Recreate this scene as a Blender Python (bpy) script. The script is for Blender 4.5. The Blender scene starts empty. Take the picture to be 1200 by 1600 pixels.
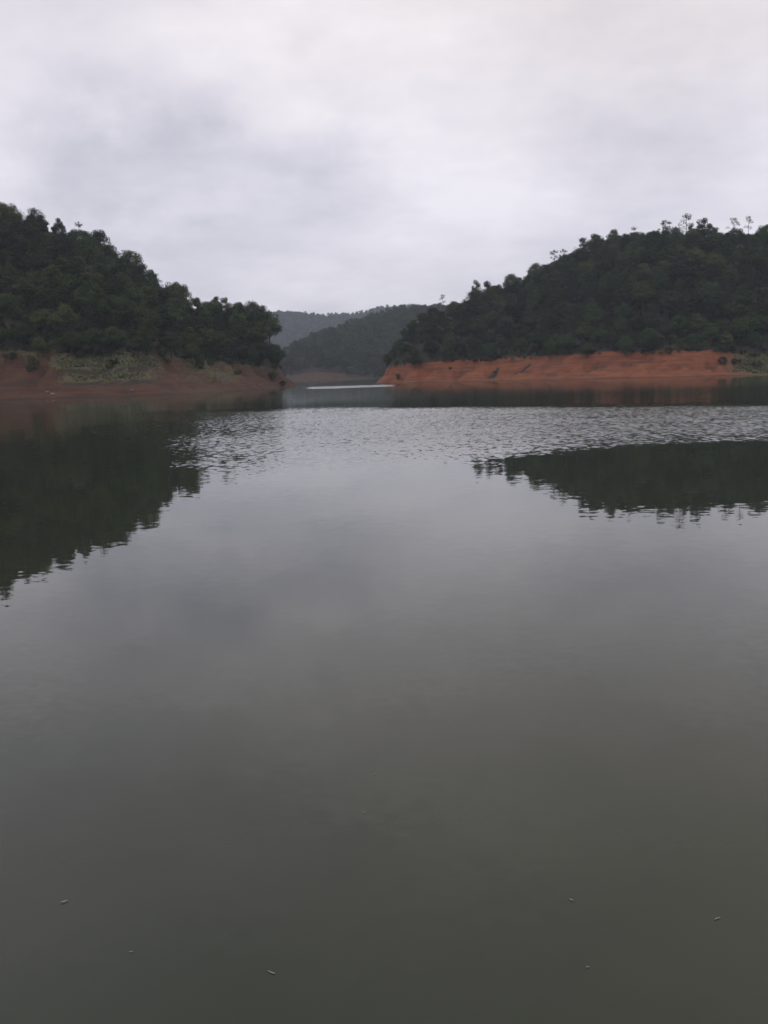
import bpy, math, random
import numpy as np
from mathutils import Vector, Matrix, noise as mnoise

random.seed(7); rng = np.random.default_rng(7)
scene = bpy.context.scene
col = scene.collection
R = math.radians

# ------------------------------------------------------------------ camera
FPX, CX, CY = 1400.0, 600.0, 800.0            # focal length and centre in photo pixels (1200 x 1600)
PITCH = math.atan(215 / FPX); ROLL = R(1.66); CAM_H = 3.0
_f = Vector((0, math.cos(PITCH), -math.sin(PITCH)))
_r0 = Vector((1, 0, 0)); _u0 = Vector((0, math.sin(PITCH), math.cos(PITCH)))
CR = _r0 * math.cos(ROLL) - _u0 * math.sin(ROLL)
CU = _u0 * math.cos(ROLL) + _r0 * math.sin(ROLL)
cam_d = bpy.data.cameras.new('camera'); cam = bpy.data.objects.new('camera', cam_d); col.objects.link(cam)
cam_d.sensor_fit = 'VERTICAL'; cam_d.sensor_height = 24.0; cam_d.lens = 24.0 * FPX / 1600.0
cam_d.clip_start = 0.1; cam_d.clip_end = 6000
M = Matrix((CR, CU, -_f)).transposed().to_4x4(); M.translation = (0, 0, CAM_H); cam.matrix_world = M
scene.camera = cam
scene.render.resolution_x = 768; scene.render.resolution_y = 1024

# ------------------------------------------------------------------ world: overcast sky
SUN_EL, SUN_AZ = 58.0, 215.0                   # behind the camera, to the left (azimuth from +Y, clockwise)
world = bpy.data.worlds.new('World'); scene.world = world; world.use_nodes = True
wn = world.node_tree; wn.nodes.clear()
def nd(tree, t, **kw):
    n = tree.nodes.new(t)
    for k, v in kw.items(): setattr(n, k, v)
    return n
def mth(tree, op, a, b=None, c=None, clamp=False):
    n = tree.nodes.new('ShaderNodeMath'); n.operation = op; n.use_clamp = clamp
    for i, v in enumerate((a, b, c)):
        if v is None: continue
        if isinstance(v, (int, float)): n.inputs[i].default_value = v
        else: tree.links.new(v, n.inputs[i])
    return n.outputs[0]
def mixc(tree, fac, a, b, blend='MIX'):
    n = tree.nodes.new('ShaderNodeMix'); n.data_type = 'RGBA'; n.blend_type = blend
    for s, v in ((n.inputs[0], fac), (n.inputs[6], a), (n.inputs[7], b)):
        if isinstance(v, (int, float)): s.default_value = v
        elif isinstance(v, tuple): s.default_value = (*v, 1)
        else: tree.links.new(v, s)
    return n.outputs[2]
def noise(tree, vec, scale, detail=4, rough=0.5, out=0):
    n = tree.nodes.new('ShaderNodeTexNoise'); n.inputs['Scale'].default_value = scale
    n.inputs['Detail'].default_value = detail; n.inputs['Roughness'].default_value = rough
    if vec is not None: tree.links.new(vec, n.inputs['Vector'])
    return n.outputs[out]
def ramp(tree, fac, stops):
    n = tree.nodes.new('ShaderNodeValToRGB'); e = n.color_ramp.elements
    while len(e) < len(stops): e.new(0.5)
    for i, (p, c) in enumerate(stops):
        e[i].position = p; e[i].color = (*c, 1) if len(c) == 3 else c
    tree.links.new(fac, n.inputs[0]); return n.outputs[0]
def smooth(tree, x, lo, hi, a=0.0, b=1.0):
    n = tree.nodes.new('ShaderNodeMapRange'); n.interpolation_type = 'SMOOTHSTEP'
    tree.links.new(x, n.inputs[0])
    for i, v in enumerate((lo, hi, a, b)): n.inputs[i + 1].default_value = v
    return n.outputs[0]

tc = nd(wn, 'ShaderNodeTexCoord')
sep = nd(wn, 'ShaderNodeSeparateXYZ'); wn.links.new(tc.outputs['Generated'], sep.inputs[0])
dx, dy, dz = sep.outputs
# a cloud sheet: direction projected on a flat layer overhead
zz = mth(wn, 'ADD', mth(wn, 'MAXIMUM', dz, 0.0), 0.22)
cv = nd(wn, 'ShaderNodeCombineXYZ')
wn.links.new(mth(wn, 'DIVIDE', dx, zz), cv.inputs[0]); wn.links.new(mth(wn, 'DIVIDE', dy, zz), cv.inputs[1])
cn = noise(wn, cv.outputs[0], 1.15, 5, 0.52)
fine = noise(wn, cv.outputs[0], 3.4, 6, 0.6)
az = mth(wn, 'ARCTAN2', dx, dy); el = mth(wn, 'ARCSINE', dz)
wrp = noise(wn, tc.outputs['Generated'], 5.0, 7, 0.62, 1)
ws = nd(wn, 'ShaderNodeSeparateXYZ'); wn.links.new(wrp, ws.inputs[0])
azw = mth(wn, 'ADD', az, mth(wn, 'MULTIPLY', mth(wn, 'SUBTRACT', ws.outputs[0], 0.5), 0.30))
elw = mth(wn, 'ADD', el, mth(wn, 'MULTIPLY', mth(wn, 'SUBTRACT', ws.outputs[1], 0.5), 0.20))
def px_dir(px, py):
    d = (_f * FPX + CR * (px - CX) - CU * (py - CY)).normalized()
    return d
def cloud(px, py, sa, se):
    d = px_dir(px, py); a0 = math.atan2(d.x, d.y); e0 = math.asin(d.z)
    q = mth(wn, 'ADD', mth(wn, 'POWER', mth(wn, 'DIVIDE', mth(wn, 'SUBTRACT', azw, a0), sa), 2.0),
            mth(wn, 'POWER', mth(wn, 'DIVIDE', mth(wn, 'SUBTRACT', elw, e0), se), 2.0))
    return mth(wn, 'EXPONENT', mth(wn, 'MULTIPLY', q, -1.0))
val = mth(wn, 'ADD', mth(wn, 'SUBTRACT', mth(wn, 'MULTIPLY', cn, 0.64), 0.06), mth(wn, 'MULTIPLY', fine, 0.20))   # about 0.33
for (px, py, sa, se, amt) in ((260, 270, .16, .045, -.105), (110, 235, .06, .045, -.08), (545, 272, .07, .022, -.06),
                              (200, 330, .34, .07, -.035), (1040, 185, .12, .05, -.07), (480, 120, .25, .07, .07), (730, 260, .18, .09, .07),
                              (1080, 20, .12, .05, .03)):
    val = mth(wn, 'ADD', val, mth(wn, 'MULTIPLY', cloud(px, py, sa, se), amt))
ccol = ramp(wn, val, [(0.05, (5.0, 5.0, 6.0)), (0.20, (6.5, 6.4, 7.35)), (0.33, (8.4, 8.1, 9.0)), (0.46, (10.2, 9.8, 10.5))])
warm = smooth(wn, elw, 0.15, 0.46)
warm = mth(wn, 'MULTIPLY', warm, smooth(wn, az, -0.5, 0.5, 0.25, 1.0))
ccol = mixc(wn, warm, ccol, mixc(wn, 1.0, ccol, (1.0, 0.94, 0.82), 'MULTIPLY'))
sky = nd(wn, 'ShaderNodeTexSky'); sky.sky_type = 'NISHITA'; sky.sun_disc = False
sky.sun_elevation = R(SUN_EL); sky.sun_rotation = R(SUN_AZ); sky.dust_density = 3.0
skc = mixc(wn, 0.94, sky.outputs[0], ccol)
bg = nd(wn, 'ShaderNodeBackground'); bg.inputs[1].default_value = 0.1
wn.links.new(skc, bg.inputs[0])
wo = nd(wn, 'ShaderNodeOutputWorld'); wn.links.new(bg.outputs[0], wo.inputs[0])

sun_d = bpy.data.lights.new('sun', 'SUN'); sun_d.energy = 0.7; sun_d.angle = R(25); sun_d.color = (1, .96, .9)
sun = bpy.data.objects.new('sun', sun_d); col.objects.link(sun)
sd_ = Vector((math.sin(R(SUN_AZ)) * math.cos(R(SUN_EL)), math.cos(R(SUN_AZ)) * math.cos(R(SUN_EL)), math.sin(R(SUN_EL))))
sun.rotation_euler = sd_.to_track_quat('Z', 'Y').to_euler()

scene.view_settings.view_transform = 'Standard'; scene.view_settings.look = 'None'
scene.view_settings.exposure = 0.0; scene.view_settings.gamma = 1.0; scene.view_settings.use_curve_mapping = False
scene.cycles.max_bounces = 6; scene.cycles.diffuse_bounces = 2; scene.cycles.glossy_bounces = 2
scene.cycles.volume_bounces = 1; scene.cycles.transparent_max_bounces = 4

# ------------------------------------------------------------------ helpers
def material(name):
    m = bpy.data.materials.new(name); m.use_nodes = True
    t = m.node_tree; t.nodes.clear()
    o = nd(t, 'ShaderNodeOutputMaterial'); b = nd(t, 'ShaderNodeBsdfPrincipled')
    t.links.new(b.outputs[0], o.inputs[0]); return m, t, b
def setin(t, s, v):
    if isinstance(v, tuple): s.default_value = (*v, 1) if len(v) == 3 else v
    elif isinstance(v, (int, float)): s.default_value = v
    else: t.links.new(v, s)
def mesh_obj(name, verts, faces, mat, parent=None, smooth_=False):
    me = bpy.data.meshes.new(name); me.from_pydata([tuple(v) for v in verts], [], faces); me.update()
    if mat: me.materials.append(mat)
    if smooth_: me.shade_smooth()
    o = bpy.data.objects.new(name, me); col.objects.link(o)
    if parent: o.parent = parent
    return o
def tag(o, label=None, cat=None, group=None, kind=None):
    if label: o['label'] = label
    if cat: o['category'] = cat
    if group: o['group'] = group
    if kind: o['kind'] = kind
    return o
def fbm(x, y, s, oct=4, seed=0.0, gain=0.5):
    a = 1.0; t = 0.0; n = 0.0
    for i in range(oct):
        t += a * mnoise.noise((x / s + seed * 17.3, y / s - seed * 9.1, seed + i * 3.7)); n += a
        a *= gain; s *= 0.5
    return t / n
def hor_y(px): return 585.0 - math.tan(ROLL) * (px - CX)
def az_of(px):
    d = px_dir(px, hor_y(px)); return d.x / d.y
def P(px, d): return (az_of(px) * d, d)
def tan_el(px, py):
    d = px_dir(px, py); return d.z / math.hypot(d.x, d.y)
def px_of_az(k): return CX + k * (FPX * math.cos(PITCH) + 215 * math.sin(PITCH))     # near enough on the horizon
def project(p):
    v = Vector(p) - Vector((0, 0, CAM_H)); z = v.dot(_f)
    return CX + FPX * v.dot(CR) / z, CY - FPX * v.dot(CU) / z

# ------------------------------------------------------------------ ground materials
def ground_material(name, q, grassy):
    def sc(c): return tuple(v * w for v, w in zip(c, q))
    m, t, b = material(name)
    geo = nd(t, 'ShaderNodeNewGeometry'); pos = geo.outputs['Position']
    at_g = nd(t, 'ShaderNodeAttribute', attribute_name='grass'); at_f = nd(t, 'ShaderNodeAttribute', attribute_name='forest')
    s = nd(t, 'ShaderNodeSeparateXYZ'); t.links.new(pos, s.inputs[0])
    n1 = noise(t, pos, 0.16, 5, 0.6); n2 = noise(t, pos, 1.3, 4, 0.6)
    # strand lines left as the water fell: thin level bands
    mp = nd(t, 'ShaderNodeMapping'); mp.inputs['Scale'].default_value = (0.11, 0.11, 2.0); t.links.new(pos, mp.inputs[0])
    n3 = noise(t, mp.outputs[0], 1.0, 4, 0.6)
    red = ramp(t, n1, [(0.34, sc((0.13, 0.048, 0.03))), (0.46, sc((0.300, 0.098, 0.045))), (0.58, sc((0.360, 0.135, 0.062))), (0.72, sc((0.22, 0.08, 0.045)))])
    red = mixc(t, smooth(t, n3, 0.45, 0.66, 0, 0.55), red, sc((0.42, 0.185, 0.09)))
    red = mixc(t, smooth(t, n3, 0.52, 0.36, 0, 0.6), red, sc((0.15, 0.052, 0.03)))
    red = mixc(t, smooth(t, n2, 0.52, 0.7, 0, 0.6), red, sc((0.17, 0.095, 0.055)))
    grass = ramp(t, n2, [(0.3, (0.032, 0.036, 0.015)), (0.55, (0.060, 0.060, 0.026)), (0.75, (0.11, 0.10, 0.05))])
    g = mth(t, 'ADD', at_g.outputs['Fac'], mth(t, 'MULTIPLY', mth(t, 'SUBTRACT', n2, 0.5 - grassy), 1.1))
    c = mixc(t, smooth(t, g, 0.35, 0.65), red, grass)
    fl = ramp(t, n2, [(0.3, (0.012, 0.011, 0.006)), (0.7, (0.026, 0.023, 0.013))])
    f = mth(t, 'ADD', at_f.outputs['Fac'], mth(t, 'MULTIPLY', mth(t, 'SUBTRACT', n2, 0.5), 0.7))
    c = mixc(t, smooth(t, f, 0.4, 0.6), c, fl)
    # wet line just above the water
    wet = smooth(t, mth(t, 'ADD', s.outputs[2], mth(t, 'MULTIPLY', mth(t, 'SUBTRACT', n2, 0.5), 0.35)), 0.45, 0.05)
    c = mixc(t, wet, c, mixc(t, 1.0, c, (0.42, 0.42, 0.42), 'MULTIPLY'))
    setin(t, b.inputs['Base Color'], c); b.inputs['Roughness'].default_value = 0.9
    bp = nd(t, 'ShaderNodeBump'); bp.inputs['Strength'].default_value = 0.6; bp.inputs['Distance'].default_value = 0.25
    t.links.new(noise(t, pos, 1.8, 5, 0.65), bp.inputs['Height']); t.links.new(bp.outputs[0], b.inputs['Normal'])
    return m
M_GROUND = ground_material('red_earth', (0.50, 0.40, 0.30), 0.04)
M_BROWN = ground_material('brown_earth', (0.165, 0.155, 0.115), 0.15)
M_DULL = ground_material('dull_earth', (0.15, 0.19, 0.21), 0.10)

# ------------------------------------------------------------------ terrain
def signed_dist(X, Y, poly):
    p = np.array(poly); q = np.roll(p, -1, 0)
    best = np.full(X.shape, 1e9); inside = np.zeros(X.shape, bool)
    for (ax, ay), (bx, by) in zip(p, q):
        ex, ey = bx - ax, by - ay; L = ex * ex + ey * ey
        t = np.clip(((X - ax) * ex + (Y - ay) * ey) / L, 0, 1)
        best = np.minimum(best, np.hypot(X - ax - t * ex, Y - ay - t * ey))
        c = (ay > Y) != (by > Y)
        with np.errstate(divide='ignore', invalid='ignore'):
            inside ^= c & (X < (bx - ax) * (Y - ay) / (by - ay + 1e-12) + ax)
    return np.where(inside, best, -best)
def refine(pts, n=6):
    """Catmull-Rom through the shoreline points."""
    out = []; k = len(pts)
    for i in range(k):
        p0, p1, p2, p3 = (np.array(pts[j % k]) for j in (i - 1, i, i + 1, i + 2))
        for s in range(n):
            t = s / n
            out.append(tuple(0.5 * ((2 * p1) + (-p0 + p2) * t + (2 * p0 - 5 * p1 + 4 * p2 - p3) * t * t + (-p0 + 3 * p1 - 3 * p2 + p3) * t ** 3)))
    return out
class Hill:
    def __init__(s, name, shore, sky, bank_h, bank_w, slope_w, seed, bounds, step, amp=1.0, terrace=None, tree_px=42, pinch=None, gullies=None):
        s.gullies = gullies
        s.name, s.poly, s.seed, s.amp, s.terrace = name, refine(shore), seed, amp, terrace
        s.bank_h, s.bank_w, s.slope_w = bank_h, bank_w, slope_w
        x0, x1, y0, y1 = bounds
        s.xs = np.arange(x0, x1 + .01, step); s.ys = np.arange(y0, y1 + .01, step)
        X, Y = np.meshgrid(s.xs, s.ys); s.X, s.Y = X, Y
        s.sd = signed_dist(X, Y, s.poly)
        n = np.array([fbm(x, y, 34.0, 3, seed) for x, y in zip(X.ravel(), Y.ravel())]).reshape(X.shape)
        g = np.array([fbm(x, y, 7.0, 4, seed + 5, 0.55) for x, y in zip(X.ravel(), Y.ravel())]).reshape(X.shape)
        s.n, s.g = n, g
        k = X / np.maximum(Y, 1); s.K = k
        cw = 1.0 - 0.8 * (np.clip((k - T0) / 0.035, 0, 1) * np.clip((T1 - k) / 0.035, 0, 1)) if terrace else 1.0
        sdn = s.sd + (2.2 * g + 2.0 * n) * cw
        if pinch: sdn = np.where(sdn > 0, sdn * np.interp(k, [az_of(p) for p, _ in pinch], [q for _, q in pinch]), sdn)
        s.sdn = sdn
        az = np.array([az_of(p) for p, _ in sky]); tel = np.array([tan_el(p, y + tree_px) for p, y in sky])
        G = np.clip((sdn - bank_w * 0.8) / slope_w, 0, 1); G = G * (2 - G) * 0.5 + 0.5 * (G * G * (3 - 2 * G))
        B = s.bank(X, Y, sdn)
        # height of the hill for every direction so that its crest meets the skyline
        D = np.hypot(X, Y); want = np.interp(k, az, tel)
        bins = np.linspace(k.min(), k.max(), 90); ib = np.clip(np.digitize(k, bins) - 1, 0, 89)
        Hb = np.zeros(90)
        for b in range(90):
            msk = (ib == b) & (G > 0.25)
            if msk.sum() < 3: Hb[b] = np.nan; continue
            h = (CAM_H + D[msk] * want[msk] - B[msk]) / G[msk]
            Hb[b] = max(0, np.percentile(h, 6))
        ok = ~np.isnan(Hb); Hb = np.interp(np.arange(90), np.arange(90)[ok], Hb[ok])
        ker = np.ones(5) / 5; Hb = np.convolve(np.pad(Hb, 2, 'edge'), ker, 'valid')
        H = np.interp(k, bins, Hb)
        back = np.clip((sdn - bank_w - slope_w) / (slope_w * 2), 0, 1)
        s.Z = B + H * G * (1 - 0.35 * back) + amp * (2.2 * n) * np.clip(G * 2, 0, 1)
        s.H = H
    def bank(s, X, Y, sdn):
        u = np.clip(sdn / s.bank_w, -1.5, 1.0)
        h = s.bank_h(X / np.maximum(Y, 1))
        up = np.clip(u, 0, 1)
        prof = h * (0.25 * up + 0.75 * up ** 0.8)
        low = np.minimum(u, 0) * 3.0
        # erosion gullies run down the slope; strand lines step along it
        gul = np.array([abs(mnoise.noise((x * .20 + 3 * s.seed, y * .05, s.seed))) for x, y in zip(X.ravel(), Y.ravel())]).reshape(X.shape)
        prof = prof - np.clip(0.24 - gul, 0, 1) * 7.0 * np.sin(np.pi * np.clip(u, 0, 1)) * s.amp
        st = prof * 1.6; prof = prof + 0.28 * np.sin(st * 2 * np.pi) / 1.6 * np.clip(up * 4, 0, 1) * s.amp * 0.7
        if s.gullies:
            k = X / np.maximum(Y, 1)
            for (p0, dp, s0, s1, w, dep) in s.gullies:       # where it starts, how far it drifts, from, to, width, depth
                t = np.clip((sdn - s0) / (s1 - s0), 0, 1); c = np.interp(p0 + dp * t, [500, 1300], [az_of(500), az_of(1300)])
                prof = prof - 1.5 * dep * np.exp(-(((k - c) * Y) / w) ** 2) * np.sin(np.pi * t)
        if s.terrace is not None: prof = s.terrace(X, Y, sdn, prof)
        return prof + low + 0.9 * s.g * np.clip(up * 3, 0, 1)
    def build(s, grass=None):
        ny, nx = s.X.shape
        keep = s.sdn > -9
        idx = -np.ones(s.X.shape, int); idx[keep] = np.arange(keep.sum())
        V = np.stack([s.X[keep], s.Y[keep], s.Z[keep]], 1)
        a, b, c, d = idx[:-1, :-1], idx[:-1, 1:], idx[1:, 1:], idx[1:, :-1]
        ok = (a >= 0) & (b >= 0) & (c >= 0) & (d >= 0)
        F = np.stack([a[ok], b[ok], c[ok], d[ok]], 1)
        me = bpy.data.meshes.new(s.name); me.from_pydata(V.tolist(), [], F.tolist()); me.update()
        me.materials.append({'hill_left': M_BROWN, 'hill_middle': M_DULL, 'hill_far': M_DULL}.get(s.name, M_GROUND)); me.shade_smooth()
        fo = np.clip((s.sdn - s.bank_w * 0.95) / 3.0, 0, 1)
        if s.terrace is not None:            # terrace risers take the dark floor colour
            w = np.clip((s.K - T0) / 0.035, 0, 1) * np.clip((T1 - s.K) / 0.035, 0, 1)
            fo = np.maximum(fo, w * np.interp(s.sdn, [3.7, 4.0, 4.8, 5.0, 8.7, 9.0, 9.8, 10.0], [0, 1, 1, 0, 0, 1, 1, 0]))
        for (p0, dp, s0, s1, w, dep) in (s.gullies or [])[:2]:     # recess shade painted as dark colour along the first two gullies
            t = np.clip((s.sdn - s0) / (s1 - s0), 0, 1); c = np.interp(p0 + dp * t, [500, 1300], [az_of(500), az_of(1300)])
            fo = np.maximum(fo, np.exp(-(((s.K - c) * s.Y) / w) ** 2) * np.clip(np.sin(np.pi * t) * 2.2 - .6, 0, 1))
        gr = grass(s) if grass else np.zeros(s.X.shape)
        for nm, arr in (('forest', fo), ('grass', gr)):  # forest mask holds forest floor, dark terrace risers and painted gully shade
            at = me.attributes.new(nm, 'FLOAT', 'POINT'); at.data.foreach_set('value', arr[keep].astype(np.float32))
        o = bpy.data.objects.new(s.name, me); col.objects.link(o); s.obj = o
        return tag(o, kind='structure')
    def z(s, x, y, f=None):
        f = s.Z if f is None else f
        st = s.xs[1] - s.xs[0]; i = (x - s.xs[0]) / st; j = (y - s.ys[0]) / st
        i0 = int(min(max(i, 0), len(s.xs) - 2)); j0 = int(min(max(j, 0), len(s.ys) - 2)); u = i - i0; v = j - j0
        return float((f[j0, i0] * (1 - u) + f[j0, i0 + 1] * u) * (1 - v) + (f[j0 + 1, i0] * (1 - u) + f[j0 + 1, i0 + 1] * u) * v)

def interp_px(pairs):
    a = np.array([az_of(p) for p, _ in pairs]); v = np.array([q for _, q in pairs], float)
    return lambda k: np.interp(k, a, v)

# left hill, its grass terraces in the cove
T0, T1 = az_of(70), az_of(268)
def left_terraces(X, Y, sdn, prof):
    k = X / np.maximum(Y, 1)
    w = np.clip((k - T0) / 0.035, 0, 1) * np.clip((T1 - k) / 0.035, 0, 1)
    sx = np.array([0, 2.0, 4.0, 4.9, 9.0, 9.9, 12.6, 18]); sz = np.array([0, 1.5, 2.3, 3.4, 5.0, 6.3, 7.0, 8.4])
    return prof * (1 - w) + np.interp(np.clip(sdn, 0, 18), sx, sz) * w
left = Hill('hill_left',
    [P(-420, 150), P(-250, 165), P(-100, 180), P(0, 184), P(60, 181), P(110, 188), P(200, 186), P(280, 194), P(340, 208), P(400, 230), P(444, 252), P(459, 262),
     P(455, 286), P(410, 330), P(330, 380), P(150, 420), (-330, 420), (-330, 150)],
    [(-420, 230), (-200, 245), (-100, 236), (-50, 262), (0, 308), (50, 326), (100, 348), (160, 362), (200, 388), (265, 430), (320, 462), (360, 470), (400, 478), (430, 486), (446, 500), (470, 530)],
    interp_px([(-400, 8), (0, 8.4), (200, 8.0), (300, 6.4), (400, 4.8), (455, 3.2)]), 13.5, 62.0, 1.3, (-230, -20, 140, 400), 1.0, terrace=left_terraces, tree_px=54, pinch=[(310, 1.0), (370, 1.7), (440, 3.2)])
def left_grass(s):
    w = np.clip((s.K - T0) / 0.035, 0, 1) * np.clip((T1 - s.K) / 0.035, 0, 1)
    t = w * np.interp(s.sdn, [4.7, 5.0, 8.8, 9.0, 9.8, 10.0, 12.4, 13.5], [0, .55, .6, .0, .0, 1.3, 1.3, .5])
    n = np.clip(s.n * 1.1 + 0.25 + s.g * 0.5, 0, 1) * np.clip(s.sdn / 8, 0, 1) * 0.75 * (1 - .8 * w)
    e = np.clip((s.sdn - 10) / 5, 0, 1) * 0.5 * (1 - w)
    return np.clip(np.maximum(np.maximum(t, n), e), 0, 1)
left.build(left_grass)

def Q(px, d): return P(px, d * 1.17)
right = Hill('hill_right',
    [Q(592, 262), Q(606, 256), Q(650, 250), Q(740, 240), Q(850, 226), Q(950, 215), Q(1050, 208), Q(1120, 208), Q(1160, 200), Q(1250, 192), Q(1400, 180), Q(1600, 172),
     (390, 200), (390, 490), Q(900, 450), Q(720, 400), Q(640, 340), Q(600, 292)],
    [(590, 545), (612, 520), (640, 490), (660, 474), (700, 468), (740, 446), (800, 434), (860, 402), (920, 374), (980, 364), (1050, 356), (1100, 352), (1160, 358), (1200, 356), (1300, 348), (1600, 348)],
    interp_px([(590, 3.6), (640, 4.6), (740, 5.4), (950, 5.8), (1100, 5.5), (1160, 4.2), (1300, 4.6)]), 11.5, 74.0, 2.1, (-20, 280, 192, 480), 1.0, tree_px=38, pinch=[(596, 3.2), (640, 2.2), (690, 1.5), (740, 1.0)],
    gullies=[(757, 26, 3, 11, 1.0, 1.3), (782, 58, 1.5, 12.5, 1.1, 1.6), (655, 22, 2, 10, 1.0, 1.4), (706, 30, 1, 9, .9, 1.2), (880, 30, 3, 12, 1.0, 1.5), (930, -14, 4, 12, .9, 1.3), (1010, 24, 2, 11, 1.0, 1.4), (1062, -20, 3, 12, 1.2, 1.7), (840, 16, 1, 7, .8, .9), (975, 18, 1, 7, .8, .9), (1105, 12, 3, 11, 1.1, 1.5)])
def right_grass(s):
    e = np.clip((s.K - az_of(1095)) / 0.07, 0, 1) * np.clip(s.sdn / 1.5, 0, 1) * 0.9
    n = np.clip(s.g * 0.8 + 0.05, 0, 1) * np.clip((s.sdn - 5) / 6, 0, 1)
    return np.maximum(e, n)
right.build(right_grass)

def MQ(px, d): return P(px, d * 1.4)
middle = Hill('hill_middle',
    [MQ(330, 452), MQ(430, 440), MQ(470, 428), MQ(510, 426), MQ(548, 434), MQ(580, 450), MQ(620, 460), MQ(700, 470), MQ(850, 480),
     MQ(900, 760), MQ(600, 800), MQ(300, 760), MQ(300, 500)],
    [(330, 570), (430, 562), (448, 545), (470, 532), (520, 515), (560, 503), (600, 490), (640, 480), (690, 480), (800, 470)],
    interp_px([(380, 2.2), (430, 3.2), (500, 5.6), (540, 4.0), (570, 1.0), (700, 1.0)]), 10.0, 190.0, 3.4, (-210, 240, 560, 1090), 3.5, tree_px=19)
middle.build()
far = Hill('hill_far',
    [P(100, 1400), P(400, 1440), P(560, 1470), P(800, 1460), P(1000, 1440), P(1000, 2600), P(100, 2600)],
    [(100, 490), (380, 487), (440, 487), (500, 491), (530, 496), (560, 493), (600, 484), (640, 477), (700, 482), (1000, 480)],
    interp_px([(0, 3.0), (1200, 3.0)]), 15.0, 400.0, 4.2, (-600, 530, 1370, 2360), 11.0, amp=4.0, tree_px=8)
far.build()

# lake bed and the land beyond, one sheet to the horizon
gv = [(-3000, -600, -6), (3000, -600, -6), (3000, 4000, -6), (-3000, 4000, -6)]
tag(mesh_obj('ground', gv, [(0, 1, 2, 3)], M_GROUND), kind='structure')

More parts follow.
